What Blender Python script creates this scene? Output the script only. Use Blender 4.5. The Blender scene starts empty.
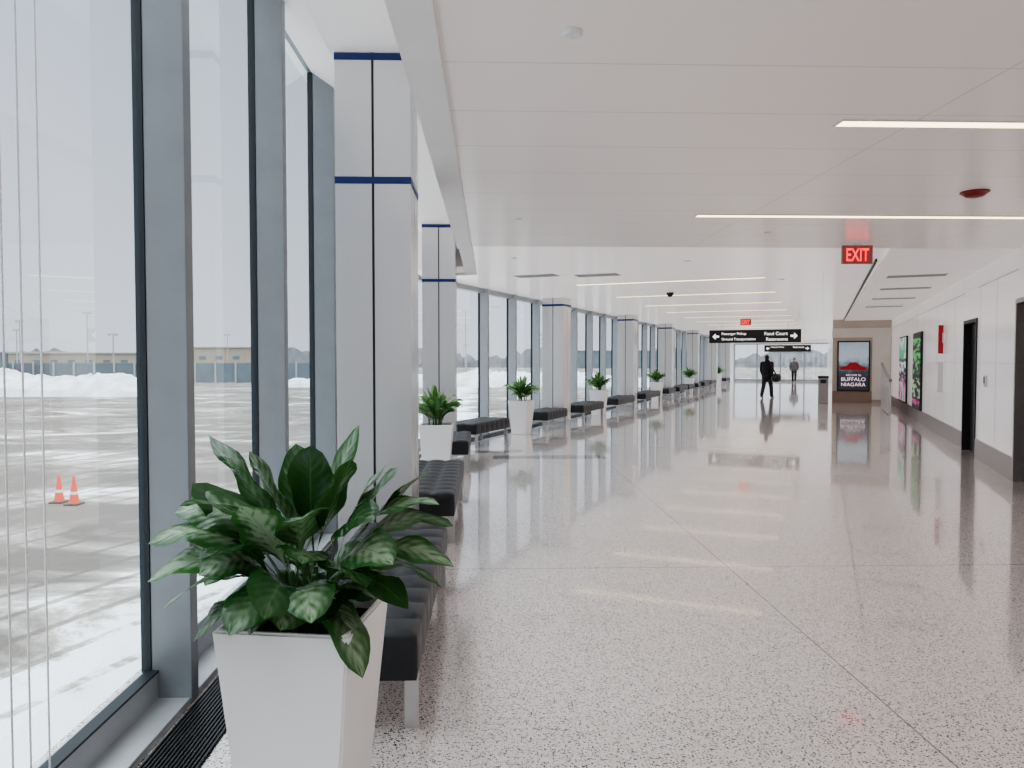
import bpy, bmesh, math, random
from mathutils import Vector, Matrix
random.seed(7)
C = bpy.context.scene.collection
AN = 0.03            # near axis rotation
AF = -0.3968         # far axis rotation
def N(a, b, z=0): return Vector((a-0.03*b, b+0.03*a, z))
def F(a, b, z=0): return Vector((a*.9223+b*.3865, -a*.3865+b*.9223, z))

# ------------------------------------------------------------ materials
def newmat(name):
    m = bpy.data.materials.new(name); m.use_nodes = True
    nt = m.node_tree; b = nt.nodes["Principled BSDF"]
    return m, nt, b
def mat(name, col, rough=.5, metal=0, spec=.5, emit=None, es=0, noise=0, nscale=40, bump=0, coat=0):
    m, nt, b = newmat(name)
    b.inputs["Base Color"].default_value = (*col, 1)
    b.inputs["Roughness"].default_value = rough
    b.inputs["Metallic"].default_value = metal
    b.inputs["Specular IOR Level"].default_value = spec
    b.inputs["Coat Weight"].default_value = coat
    if emit:
        b.inputs["Emission Color"].default_value = (*emit, 1)
        b.inputs["Emission Strength"].default_value = es
    if noise or bump:
        tc = nt.nodes.new("ShaderNodeTexCoord")
        n = nt.nodes.new("ShaderNodeTexNoise"); n.inputs["Scale"].default_value = nscale
        n.inputs["Detail"].default_value = 4
        nt.links.new(tc.outputs["Object"], n.inputs["Vector"])
        if noise:
            r = nt.nodes.new("ShaderNodeValToRGB")
            r.color_ramp.elements[0].color = (*[c*(1-noise) for c in col], 1)
            r.color_ramp.elements[1].color = (*[min(1, c*(1+noise)) for c in col], 1)
            r.color_ramp.elements[0].position = .3; r.color_ramp.elements[1].position = .7
            nt.links.new(n.outputs["Fac"], r.inputs["Fac"])
            nt.links.new(r.outputs["Color"], b.inputs["Base Color"])
        if bump:
            bp = nt.nodes.new("ShaderNodeBump"); bp.inputs["Strength"].default_value = bump
            bp.inputs["Distance"].default_value = .01
            nt.links.new(n.outputs["Fac"], bp.inputs["Height"])
            nt.links.new(bp.outputs["Normal"], b.inputs["Normal"])
    return m
class G:
    """tiny node-math helper"""
    def __init__(s, nt): s.nt = nt
    def m(s, op, a, b=None, c=None):
        n = s.nt.nodes.new("ShaderNodeMath"); n.operation = op
        for i, v in enumerate((a, b, c)):
            if v is None: continue
            if isinstance(v, (int, float)): n.inputs[i].default_value = v
            else: s.nt.links.new(v, n.inputs[i])
        return n.outputs[0]
    def dot(s, vec, d):
        n = s.nt.nodes.new("ShaderNodeVectorMath"); n.operation = "DOT_PRODUCT"
        s.nt.links.new(vec, n.inputs[0]); n.inputs[1].default_value = d
        return n.outputs["Value"]
    def pos(s):
        n = s.nt.nodes.new("ShaderNodeNewGeometry"); return n.outputs["Position"]
    def mix(s, f, a, b):
        n = s.nt.nodes.new("ShaderNodeMix"); n.data_type = "RGBA"
        s.link(f, n.inputs[0]); s.link(a, n.inputs[6]); s.link(b, n.inputs[7])
        return n.outputs[2]
    def link(s, v, inp):
        if isinstance(v, (int, float)): inp.default_value = v
        elif isinstance(v, tuple): inp.default_value = (*v, 1)
        else: s.nt.links.new(v, inp)
    def line(s, v, c, w):   # |v-c|<w
        return s.m("LESS_THAN", s.m("ABSOLUTE", s.m("SUBTRACT", v, c)), w)
    def rep(s, v, period, off, w):
        f = s.m("WRAP", s.m("SUBTRACT", v, off), period*.5, -period*.5)
        return s.m("LESS_THAN", s.m("ABSOLUTE", f), w)

nN, tN = (1, .03, 0), (-.03, 1, 0)
nF, tF = (.9223, -.3865, 0), (.3865, .9223, 0)

def floor_mat():
    m, nt, b = newmat("terrazzo"); g = G(nt); P = g.pos()
    v = nt.nodes.new("ShaderNodeTexVoronoi"); v.inputs["Scale"].default_value = 130
    nt.links.new(P, v.inputs["Vector"])
    sp = nt.nodes.new("ShaderNodeSeparateColor"); nt.links.new(v.outputs["Color"], sp.inputs[0])
    r = nt.nodes.new("ShaderNodeValToRGB"); cr = r.color_ramp; cr.interpolation = "CONSTANT"
    cols = [(0, (.015, .015, .018)), (.13, (.17, .15, .145)), (.22, (.67, .60, .58)), (.45, (.86, .79, .765)),
            (.70, (.97, .94, .925)), (.94, (.54, .45, .43))]
    while len(cr.elements) < len(cols): cr.elements.new(.5)
    for e, (p, c) in zip(cr.elements, cols): e.position = p; e.color = (*c, 1)
    nt.links.new(sp.outputs[0], r.inputs["Fac"])
    mask = g.m("LESS_THAN", v.outputs["Distance"], .55)
    col = g.mix(mask, (.86, .79, .77), r.outputs["Color"])
    aN, bN = g.dot(P, nN), g.dot(P, tN); aF, bF = g.dot(P, nF), g.dot(P, tF)
    nearz = g.m("LESS_THAN", bN, 11.5); farz = g.m("SUBTRACT", 1, nearz)
    l1 = g.m("MAXIMUM", g.line(aN, 1.78, .0045), g.m("MULTIPLY", g.rep(bN, 6.2, 5.45, .006), .8))
    l2 = g.m("MULTIPLY", g.m("MAXIMUM", g.rep(aF, 3.2, -4.2, .005), g.rep(bF, 6.8, 10.8, .005)), .6)
    l = g.m("MAXIMUM", g.m("MULTIPLY", l1, nearz), g.m("MULTIPLY", l2, farz))
    col = g.mix(g.m("MULTIPLY", l, .75), col, (.12, .11, .11))
    # two dark bands across the floor
    bx = g.m("MULTIPLY", g.line(bN, 11.75, .22), g.line(aN, .95, .9))
    bx2 = g.m("MULTIPLY", g.line(bN, 12.5, .16), g.line(aN, -.05, .6))
    col = g.mix(g.m("MULTIPLY", g.m("MAXIMUM", bx, bx2), .8), col, (.06, .06, .07))
    nt.links.new(col, b.inputs["Base Color"])
    b.inputs["Roughness"].default_value = .2
    b.inputs["Specular IOR Level"].default_value = .5
    b.inputs["Coat Weight"].default_value = .9; b.inputs["Coat Roughness"].default_value = .05
    return m
def ceil_mat(near):
    m, nt, b = newmat("ceiling_panel"); g = G(nt); P = g.pos()
    if near:
        a_, b_ = g.dot(P, nN), g.dot(P, tN)
        l = g.m("MAXIMUM", g.rep(b_, .68, .13, .005), g.rep(a_, 2.75, 2.5, .005))
        base = (.68, .625, .605)
    else:
        a_, b_ = g.dot(P, nF), g.dot(P, tF)
        l = g.m("MULTIPLY", g.m("MAXIMUM", g.rep(b_, .61, .2, .006), g.rep(a_, 2.4, .0, .004)), g.m("LESS_THAN", a_, .6))
        l = g.m("MULTIPLY", l, g.m("GREATER_THAN", a_, -4.9))
        l = g.m("MULTIPLY", l, g.m("GREATER_THAN", b_, 13.2))
        base = (.78, .735, .72)
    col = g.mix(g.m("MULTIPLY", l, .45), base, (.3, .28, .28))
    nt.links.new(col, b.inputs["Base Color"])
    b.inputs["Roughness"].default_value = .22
    nt.links.new(col, b.inputs["Emission Color"]); b.inputs["Emission Strength"].default_value = .09 if near else .20  # faint glow added to the panels as interior fill, stronger in the far hall
    return m
def glass_mat():
    m, nt, b = newmat("window_glass"); nt.nodes.remove(b)
    out = nt.nodes["Material Output"]
    tr = nt.nodes.new("ShaderNodeBsdfTransparent"); tr.inputs[0].default_value = (.68, .77, .80, 1)
    gl = nt.nodes.new("ShaderNodeBsdfGlossy"); gl.inputs["Roughness"].default_value = .0
    gl.inputs[0].default_value = (.86, .96, .98, 1)
    fr = nt.nodes.new("ShaderNodeFresnel"); fr.inputs[0].default_value = 2.5
    mx = nt.nodes.new("ShaderNodeMixShader")
    nt.links.new(fr.outputs[0], mx.inputs[0]); nt.links.new(tr.outputs[0], mx.inputs[1]); nt.links.new(gl.outputs[0], mx.inputs[2])
    nt.links.new(mx.outputs[0], out.inputs[0]); return m
def leaf_mat(name, dark, light, silver, amt):
    m, nt, b = newmat(name); g = G(nt)
    uv = nt.nodes.new("ShaderNodeUVMap"); uv.uv_map = "UVMap"
    rn = nt.nodes.new("ShaderNodeUVMap"); rn.uv_map = "rnd"
    s = nt.nodes.new("ShaderNodeSeparateXYZ"); nt.links.new(uv.outputs[0], s.inputs[0])
    s2 = nt.nodes.new("ShaderNodeSeparateXYZ"); nt.links.new(rn.outputs[0], s2.inputs[0])
    u = g.m("ABSOLUTE", g.m("SUBTRACT", s.outputs[0], .5))
    v = s.outputs[1]; r = s2.outputs[0]
    base = g.mix(r, dark, light)
    no = nt.nodes.new("ShaderNodeTexNoise"); no.inputs["Scale"].default_value = 7
    nt.links.new(uv.outputs[0], no.inputs["Vector"])
    st = g.m("SINE", g.m("MULTIPLY", g.m("SUBTRACT", v, g.m("MULTIPLY", u, .55)), 48))
    k = g.m("MULTIPLY", g.m("ADD", g.m("MULTIPLY", st, .13), no.outputs["Fac"]), g.m("SUBTRACT", 1.3, g.m("MULTIPLY", u, 2.5)))
    k = g.m("MULTIPLY", g.m("MAXIMUM", g.m("SUBTRACT", k, .15), 0), g.m("MULTIPLY", g.m("POWER", r, 1.5), amt))
    k = g.m("MINIMUM", k, .85)
    col = g.mix(k, base, silver)
    rib = g.m("LESS_THAN", u, .016)
    col = g.mix(g.m("MULTIPLY", rib, .35), col, (.16, .30, .09))
    nt.links.new(col, b.inputs["Base Color"])
    b.inputs["Roughness"].default_value = .22
    bp = nt.nodes.new("ShaderNodeBump"); bp.inputs["Strength"].default_value = .12; bp.inputs["Distance"].default_value = .004
    nt.links.new(st, bp.inputs["Height"]); nt.links.new(bp.outputs[0], b.inputs["Normal"])
    # thin leaves let daylight through
    out = nt.nodes["Material Output"]
    tl = nt.nodes.new("ShaderNodeBsdfTranslucent"); nt.links.new(g.mix(.5, col, (.14, .34, .07)), tl.inputs[0])
    mx = nt.nodes.new("ShaderNodeMixShader"); mx.inputs[0].default_value = .2
    nt.links.new(b.outputs[0], mx.inputs[1]); nt.links.new(tl.outputs[0], mx.inputs[2]); nt.links.new(mx.outputs[0], out.inputs[0])
    return m
def ground_mat():
    m, nt, b = newmat("snowy_apron"); g = G(nt)
    P = g.pos()
    mp = nt.nodes.new("ShaderNodeMapping"); mp.inputs["Scale"].default_value = (.16, .24, .1); mp.inputs["Rotation"].default_value = (0, 0, .6); nt.links.new(P, mp.inputs[0])
    n = nt.nodes.new("ShaderNodeTexNoise"); n.inputs["Scale"].default_value = 1.2; n.inputs["Detail"].default_value = 10; n.inputs["Roughness"].default_value = .7
    n.inputs["Distortion"].default_value = 1.0
    nt.links.new(mp.outputs[0], n.inputs["Vector"])
    f = g.m("SUBTRACT", n.outputs["Fac"], .075)
    a = g.dot(P, nN)
    nearsnow = g.m("MULTIPLY", g.m("SUBTRACT", 1, g.m("MINIMUM", g.m("MULTIPLY", g.m("ABSOLUTE", g.m("ADD", a, 3.3)), .3), 1)), .24)
    f = g.m("ADD", f, nearsnow)
    w = nt.nodes.new("ShaderNodeTexWave"); w.bands_direction = 'X'; w.inputs["Scale"].default_value = .35; w.inputs["Distortion"].default_value = 2.5; w.inputs["Detail"].default_value = 2; w.inputs["Detail Scale"].default_value = .3
    mp2 = nt.nodes.new("ShaderNodeMapping"); mp2.inputs["Rotation"].default_value = (0, 0, .35); nt.links.new(P, mp2.inputs[0]); nt.links.new(mp2.outputs[0], w.inputs["Vector"])
    trk = g.m("MULTIPLY", g.m("GREATER_THAN", w.outputs["Fac"], .93), .07)
    f = g.m("SUBTRACT", f, trk)
    r = nt.nodes.new("ShaderNodeValToRGB"); e = r.color_ramp.elements
    e[0].position = .38; e[0].color = (.13, .112, .098, 1); e[1].position = .57; e[1].color = (.80, .82, .86, 1)
    k = e.new(.45); k.color = (.22, .20, .18, 1)
    k = e.new(.51); k.color = (.38, .355, .335, 1)
    nt.links.new(f, r.inputs["Fac"]); nt.links.new(r.outputs[0], b.inputs["Base Color"])
    b.inputs["Roughness"].default_value = .6; b.inputs["Specular IOR Level"].default_value = .3; return m

M = dict(
 floor=floor_mat(), ceilN=ceil_mat(True), ceilF=ceil_mat(False), glass=glass_mat(), ground=ground_mat(),
 white=mat("white_plaster", (.84, .81, .80), .5, noise=.02, nscale=3, emit=(1, .96, .95), es=.09),  # plaster is given a faint glow to brighten the interior
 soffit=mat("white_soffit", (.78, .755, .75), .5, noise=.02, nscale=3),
 wallp=mat("white_wall_panel", (.94, .915, .92), .16, noise=.02, nscale=2, emit=(1, .96, .97), es=.08),  # slight self-glow put into the wall panels as fill light
 alu=mat("brushed_aluminium", (.27, .29, .31), .4, .3, noise=.05, nscale=6),
 aluf=mat("light_aluminium", (.42, .45, .48), .4, .3, noise=.05, nscale=6),
 alul=mat("pale_aluminium_sill", (.50, .52, .54), .38, .4, noise=.04, nscale=6),
 gasket=mat("dark_gasket", (.02, .027, .034), .5),
 colm=mat("light_grey_cladding", (.80, .79, .79), .24, .5, noise=.01, nscale=1),
 blue=mat("navy_band", (.014, .03, .17), .4),
 black=mat("black_trim", (.012, .012, .013), .45),
 steel=mat("brushed_stainless", (.62, .62, .63), .28, .8, noise=.06, nscale=12),
 base=mat("dark_stainless_base", (.34, .31, .30), .3, .7, noise=.06, nscale=12),
 pale=mat("pale_grey_panel", (.62, .62, .63), .3, .1, noise=.03, nscale=3),
 leather=mat("black_leather", (.015, .017, .022), .40, noise=.15, nscale=60, bump=.15),
 pot=mat("white_fibreglass", (.95, .95, .96), .3, noise=.01, nscale=4),
 soil=mat("potting_soil", (.035, .022, .015), .95, noise=.4, nscale=60, bump=.8),
 grille=mat("dark_grille", (.06, .06, .065), .4, .5),
 snow=mat("snow", (.66, .69, .74), .7, noise=.22, nscale=.5, bump=.9),
 orange=mat("traffic_orange", (.9, .10, .03), .5, noise=.05, nscale=5),
 wband=mat("reflective_white", (.85, .85, .85), .3),
 tan=mat("tan_facade", (.38, .33, .26), .7, noise=.1, nscale=.2),
 greyb=mat("blue_grey_barrier", (.13, .165, .20), .6, noise=.15, nscale=.5),
 trees=mat("bare_trees", (.28, .28, .30), .9, noise=.3, nscale=.3),
 brown=mat("brown_panelling", (.56, .47, .41), .5, noise=.06, nscale=2),
 brownd=mat("dark_brown_panelling", (.30, .22, .17), .5, noise=.06, nscale=2),
 tanp=mat("beige_panelling", (.74, .68, .63), .5, noise=.05, nscale=2),
 door=mat("charcoal_door", (.02, .021, .025), .4),
 doorg=mat("dark_grey_door", (.10, .10, .105), .4, noise=.05, nscale=3),
 lamp=mat("warm_light_diffuser", (1, .92, .75), .5, emit=(1, .78, .46), es=2.1),
 exitface=mat("exit_face", (.26, .08, .08), .4, emit=(1, .15, .15), es=.05),
 exitred=mat("exit_red_letters", (.9, .0, .0), .4, emit=(1, .012, .02), es=1.2),
 plastic=mat("white_plastic", (.8, .8, .8), .4, noise=.01),
 redp=mat("red_plastic", (.22, .010, .013), .35),
 redb=mat("bright_red_enamel", (.5, .02, .03), .4),
 signw=mat("sign_white", (.9, .9, .9), .5, emit=(1, 1, 1), es=.5),
 pinkw=mat("pale_pink_print", (.9, .74, .78), .5, emit=(1, .8, .86), es=.4),
 cord=mat("white_cord", (.85, .85, .88), .5),
 skin=mat("skin", (.55, .34, .25), .5, noise=.05),
 hair=mat("dark_hair", (.02, .014, .01), .6, noise=.3),
 coatb=mat("black_coat", (.012, .012, .015), .8, noise=.2),
 coatg=mat("grey_coat", (.17, .17, .19), .8, noise=.2),
 jean=mat("dark_trousers", (.02, .022, .03), .8, noise=.2),
 shoe=mat("black_shoe", (.01, .01, .01), .5),
 bag=mat("black_bag", (.015, .015, .017), .6),
 vent=mat("vent_grey", (.42, .41, .41), .5),
)
M["leafA"] = leaf_mat("broad_leaf", (.012, .055, .014), (.05, .17, .045), (.46, .58, .42), 3.0)
M["leafB"] = leaf_mat("slim_leaf", (.06, .18, .045), (.17, .38, .12), (.5, .62, .4), 2.2)

# ------------------------------------------------------------ mesh helpers
def obj_from_bm(name, bm, mats, loc=(0,0,0), rz=0, parent=None, smooth=False):
    me = bpy.data.meshes.new(name); bm.to_mesh(me); bm.free()
    for m_ in (mats if isinstance(mats, (list, tuple)) else [mats]): me.materials.append(m_)
    if smooth:
        for p in me.polygons: p.use_smooth = True
    o = bpy.data.objects.new(name, me); C.objects.link(o)
    o.location = loc; o.rotation_euler = (0, 0, rz)
    if parent: o.parent = parent
    return o
def bbox(bm, x0, x1, y0, y1, z0, z1, mi=0, bevel=0):
    v = [bm.verts.new(p) for p in ((x0,y0,z0),(x1,y0,z0),(x1,y1,z0),(x0,y1,z0),(x0,y0,z1),(x1,y0,z1),(x1,y1,z1),(x0,y1,z1))]
    fs = []
    for q in ((3,2,1,0),(4,5,6,7),(0,1,5,4),(1,2,6,5),(2,3,7,6),(3,0,4,7)):
        f = bm.faces.new([v[i] for i in q]); f.material_index = mi; fs.append(f)
    if bevel:
        es = list({e for f in fs for e in f.edges})
        r = bmesh.ops.bevel(bm, geom=es, offset=bevel, segments=2, affect='EDGES', profile=.5)
        for f in r["faces"]: f.material_index = mi
def box(name, x0, x1, y0, y1, z0, z1, m_, loc=(0,0,0), rz=0, parent=None, bevel=0):
    bm = bmesh.new(); bbox(bm, x0, x1, y0, y1, z0, z1, 0, bevel)
    return obj_from_bm(name, bm, m_, loc, rz, parent)
def slab(name, pts, z0, z1, m_, tri=False):
    """z0 may be None: then every point brings its own height and z1 is the thickness"""
    bm = bmesh.new()
    lo = [bm.verts.new((p[0], p[1], p[2] if z0 is None else z0)) for p in pts]
    hi = [bm.verts.new((p[0], p[1], p[2]+z1 if z0 is None else z1)) for p in pts]
    bm.faces.new(lo[::-1]); bm.faces.new(hi)
    n = len(pts)
    for i in range(n): bm.faces.new((lo[i], lo[(i+1) % n], hi[(i+1) % n], hi[i]))
    bmesh.ops.recalc_face_normals(bm, faces=bm.faces)
    if z0 is None: bmesh.ops.triangulate(bm, faces=bm.faces)
    return obj_from_bm(name, bm, m_)
def struct(o): o["kind"] = "structure"; return o
def thing(o, label, cat, group=None):
    o["label"] = label; o["category"] = cat
    if group: o["group"] = group
    return o
def empty(name, loc, rz=0):
    o = bpy.data.objects.new(name, None); C.objects.link(o); o.empty_display_size = .2
    o.location = loc; o.rotation_euler = (0, 0, rz); return o
def lathe(bm, prof, seg=24, mi=0, c=(0,0,0)):
    rings = []
    for r, z in prof:
        rings.append([bm.verts.new((c[0]+r*math.cos(2*math.pi*i/seg), c[1]+r*math.sin(2*math.pi*i/seg), c[2]+z)) for i in range(seg)])
    for a, b in zip(rings, rings[1:]):
        for i in range(seg):
            f = bm.faces.new((a[i], a[(i+1) % seg], b[(i+1) % seg], b[i])); f.material_index = mi
    bm.faces.new(rings[0][::-1]).material_index = mi; bm.faces.new(rings[-1]).material_index = mi
    bmesh.ops.recalc_face_normals(bm, faces=bm.faces)
def tube(bm, p, q, r1, r2=None, seg=10, mi=0, caps=True):
    p, q = Vector(p), Vector(q); r2 = r1 if r2 is None else r2
    d = (q-p); L = d.length
    rot = d.to_track_quat('Z', 'Y').to_matrix().to_4x4()
    r = bmesh.ops.create_cone(bm, cap_ends=caps, segments=seg, radius1=r1, radius2=r2, depth=L,
                              matrix=Matrix.Translation((p+q)/2) @ rot)
    for f in {f for v in r["verts"] for f in v.link_faces}: f.material_index = mi
def ball(bm, c, r, sc=(1,1,1), rot=None, sub=2, mi=0):
    Mx = Matrix.Translation(c) @ (rot or Matrix()) @ Matrix.Diagonal((*[r*s for s in sc], 1))
    rr = bmesh.ops.create_icosphere(bm, subdivisions=sub, radius=1, matrix=Mx)
    for f in {f for v in rr["verts"] for f in v.link_faces}: f.material_index = mi
def text(name, body, x, y, z, h, m_, parent, width=None, align='LEFT', bold=.0, rot=(math.pi/2, 0, 0)):
    cu = bpy.data.curves.new(name, 'FONT'); cu.body = body; cu.size = 1; cu.extrude = .0; cu.offset = bold
    to = bpy.data.objects.new("tmp", cu); C.objects.link(to)
    dg = bpy.context.evaluated_depsgraph_get(); dg.update()
    me = bpy.data.meshes.new_from_object(to.evaluated_get(dg))
    bpy.data.objects.remove(to)
    xs = [v.co.x for v in me.vertices]; ys = [v.co.y for v in me.vertices]
    w0, h0 = max(xs)-min(xs), max(ys)-min(ys); x0, y0 = min(xs), min(ys)
    sy = h/h0; sx = (width/w0) if width else sy
    off = {'LEFT': 0, 'CENTER': .5, 'RIGHT': 1}[align]
    for v in me.vertices:
        v.co.x = (v.co.x-x0-off*w0)*sx; v.co.y = (v.co.y-y0)*sy
    me.materials.clear(); me.materials.append(m_); me.name = name
    o = bpy.data.objects.new(name, me); C.objects.link(o); o.parent = parent
    o.location = (x, y, z); o.rotation_euler = rot
    return o

# ------------------------------------------------------------ room shell
HN, HF, HS, HR, HC = 2.95, 3.02, 4.10, 2.975, 3.76
floorpts = [N(-1.75, -6), N(6.3, -6), N(6.3, 7.6), F(2.5, 9.3), F(2.5, 56.4), F(-6.76, 56.4), F(-6.76, 10.62)]
struct(slab("floor", floorpts, -.35, 0, M["floor"]))
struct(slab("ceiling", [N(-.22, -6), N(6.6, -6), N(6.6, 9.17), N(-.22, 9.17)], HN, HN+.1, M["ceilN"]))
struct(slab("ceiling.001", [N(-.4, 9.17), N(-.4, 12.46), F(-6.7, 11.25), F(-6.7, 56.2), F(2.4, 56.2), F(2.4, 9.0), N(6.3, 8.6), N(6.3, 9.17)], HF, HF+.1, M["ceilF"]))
# raised slot along the near glazing: flat soffit over the columns, sloping up to the window head
struct(slab("ceiling.002", [N(-1.15, -6), N(-.25, -6), N(-.25, 12.6), N(-1.15, 12.9)], HC, HC+.1, M["white"]))
struct(slab("ceiling.004", [N(-1.70, -6, 4.13), N(-1.15, -6, HC), N(-1.15, 12.9, HC), N(-1.70, 12.9, 4.13)], None, .1, M["white"]))
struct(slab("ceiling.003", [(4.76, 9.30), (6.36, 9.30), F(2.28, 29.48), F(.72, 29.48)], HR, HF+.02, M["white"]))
# bulkhead beside the raised window slot
struct(slab("trim_1", [N(-.40, -6), N(-.22, -6), N(-.22, 9.17), N(-.40, 9.17)], HN-.03, HC+.03, M["soffit"]))
struct(slab("trim_2", [N(-.40, 9.17), N(-.22, 9.17), N(-.22, 12.6), N(-.40, 12.46)], HF-.03, HC+.03, M["soffit"]))
struct(slab("trim_3", [N(-.22, 12.4), F(-6.7, 11.25), F(-6.7, 11.35), N(-.22, 12.6)], HF-.028, HS+.05, M["soffit"]))
# black reveal in the far ceiling
o = box("trim_4", .695, .722, 12, 29.4, HF-.04, HF+.02, M["black"]); o.rotation_euler = (0, 0, AF); struct(o)
def fwall(name, a0, a1, b0, b1, z0, z1, m_):
    o = box(name, a0, a1, b0, b1, z0, z1, m_); o.rotation_euler = (0, 0, AF); return struct(o)
def bF(px):            # position along the wall by bearing (build-time constants)
    d = 2.46/((px-512)/740-.419); return 1.0843*d+.95
d1b = (bF(977), bF(964))
jb = bF(1016)
DH = 2.32
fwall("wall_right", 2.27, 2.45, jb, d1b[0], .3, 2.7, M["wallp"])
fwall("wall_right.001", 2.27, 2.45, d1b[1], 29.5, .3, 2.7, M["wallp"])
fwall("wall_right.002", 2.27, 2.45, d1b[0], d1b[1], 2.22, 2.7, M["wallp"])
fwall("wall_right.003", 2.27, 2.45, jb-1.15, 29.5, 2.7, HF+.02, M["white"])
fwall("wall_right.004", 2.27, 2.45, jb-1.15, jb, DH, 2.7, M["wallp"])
fwall("baseboard_right", 2.255, 2.45, jb, d1b[0], 0, .3, M["base"])
fwall("baseboard_right.001", 2.255, 2.45, d1b[1], 29.5, 0, .3, M["base"])
# wall panel joints
k = 5
b_ = jb+1.18
while b_ < 29:
    if not (d1b[0]-.1 < b_ < d1b[1]+.1):
        fwall("trim_%d" % k, 2.2685, 2.28, b_-.003, b_+.003, .3, 2.7, M["vent"]); k += 1
    b_ += 1.18
for b0, b1 in ((jb, d1b[0]), (d1b[1], 29.4)):
    fwall("trim_%d" % k, 2.2685, 2.28, b0, b1, 1.5, 1.504, M["vent"]); k += 1
    fwall("trim_%d" % k, 2.266, 2.28, b0, b1, 2.69, 2.70, M["vent"]); k += 1
# doors
def door(n, b0, b1, h, fm, lm):
    e = empty("door_%d" % n, (0, 0, 0), AF); struct(e)
    bm = bmesh.new()
    bbox(bm, 2.25, 2.47, b0-.0, b0+.06, 0, h); bbox(bm, 2.25, 2.47, b1-.06, b1, 0, h); bbox(bm, 2.25, 2.47, b0+.06, b1-.06, h-.06, h)
    obj_from_bm("frame", bm, fm, parent=e)
    bm = bmesh.new(); bbox(bm, 2.36, 2.41, b0+.06, b1-.06, .01, h-.06); obj_from_bm("door_leaf", bm, lm, parent=e)
    bm = bmesh.new(); tube(bm, (2.34, b0+.14, .95), (2.34, b0+.14, 1.15), .012); bbox(bm, 2.335, 2.36, b0+.13, b0+.15, .96, .98); bbox(bm, 2.335, 2.36, b0+.13, b0+.15, 1.12, 1.14)
    obj_from_bm("handle", bm, M["steel"], parent=e)
door(1, d1b[0], d1b[1], 2.22, M["black"], M["door"])
door(2, jb-1.15, jb, DH, M["base"], M["doorg"])
# remaining closing walls
o = struct(slab("wall_side", [N(6.0, -6), N(6.15, -6), N(6.15, 7.9), N(6.0, 7.9)], 0, HN, M["wallp"]))
struct(slab("wall_side.001", [N(6.0, 7.9), N(6.15, 7.9), F(2.5, jb-1.15), F(2.27, jb-1.15)], 0, HN, M["wallp"]))
struct(slab("wall_back", [N(-1.7, -6.15), N(6.15, -6.15), N(6.15, -6), N(-1.7, -6)], 0, HS, M["white"]))
# projecting block with the poster
fwall("wall_block", .35, 2.27, 29.5, 29.7, 0, HF, M["brown"])
fwall("trim_%d" % k, .33, 2.27, 29.46, 29.5, 2.36, 2.7, M["tanp"]); k += 1
fwall("trim_%d" % k, 1.66, 2.25, 29.46, 29.5, .12, 2.36, M["tanp"]); k += 1
fwall("trim_%d" % k, .36, 1.66, 29.47, 29.5, 0, .42, M["brownd"]); k += 1
fwall("wall_block.001", .35, .5, 29.7, 56, 0, HF, M["wallp"])
# end wall with glazing
fwall("wall_end", -6.6, -5.9, 56, 56.2, 0, HF, M["wallp"])
fwall("wall_end.001", -5.9, .5, 56, 56.2, 2.75, HF, M["wallp"])
# grille along windows
def grille(n, P0, rz, L):
    bm = bmesh.new(); bbox(bm, 0, L, -.44, -.21, 0, .004, 1)
    y = -.435
    while y < -.215:
        bbox(bm, 0, L, y, y+.007, .004, .012, 0); y += .0165
    o = obj_from_bm("trim_%d" % n, bm, [M["grille"], M["black"]], P0, rz); return struct(o)
grille(k, N(-1.54, -5.9), math.pi/2+AN, 18); k += 1
grille(k, F(-6.55, 11.3), math.pi/2+AF, 44); k += 1

# windows
wn = 1
def window(P0, rz, L, H, al):
    global wn
    bm = bmesh.new()
    bbox(bm, -.04, .04, -.2, -.022, 0, H, 0, .004)        # mullion
    bbox(bm, -.045, .045, -.022, .02, 0, H, 1)
    bbox(bm, .04, L-.04, -.05, .02, .035, .15, 2)          # bottom rail
    bbox(bm, .04, L-.04, -.195, 0, 0, .035, 2, .004)        # sill ledge
    bbox(bm, .04, L-.04, -.055, .0, .15, .160, 1)
    bbox(bm, .04, L-.04, -.12, .02, H-.09, H, 0)          # head
    v = [bm.verts.new(p) for p in ((.04, 0, .15), (L-.04, 0, .15), (L-.04, 0, H-.09), (.04, 0, H-.09))]
    bm.faces.new(v).material_index = 3
    o = obj_from_bm("window_%d" % wn, bm, [al, M["gasket"], M["alul"], M["glass"]], P0, rz); wn += 1
    struct(o)
nb = [3.36+1.57*i for i in range(-6, 6)]
for i, b0 in enumerate(nb):
    L = 1.57 if i < len(nb)-1 else 12.3-b0
    if L > .2: window(N(-1.54, b0), math.pi/2+AN, L, HS, M["alu"])
b0 = 10.9
while b0 < 55:
    window(F(-6.55, b0), math.pi/2+AF, min(1.5, 56-b0), HF, M["aluf"]); b0 += 1.5
for i in range(4):
    window(F(-5.9+1.58*i, 56.1), AF, 1.58, 2.75, M["aluf"])

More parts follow.
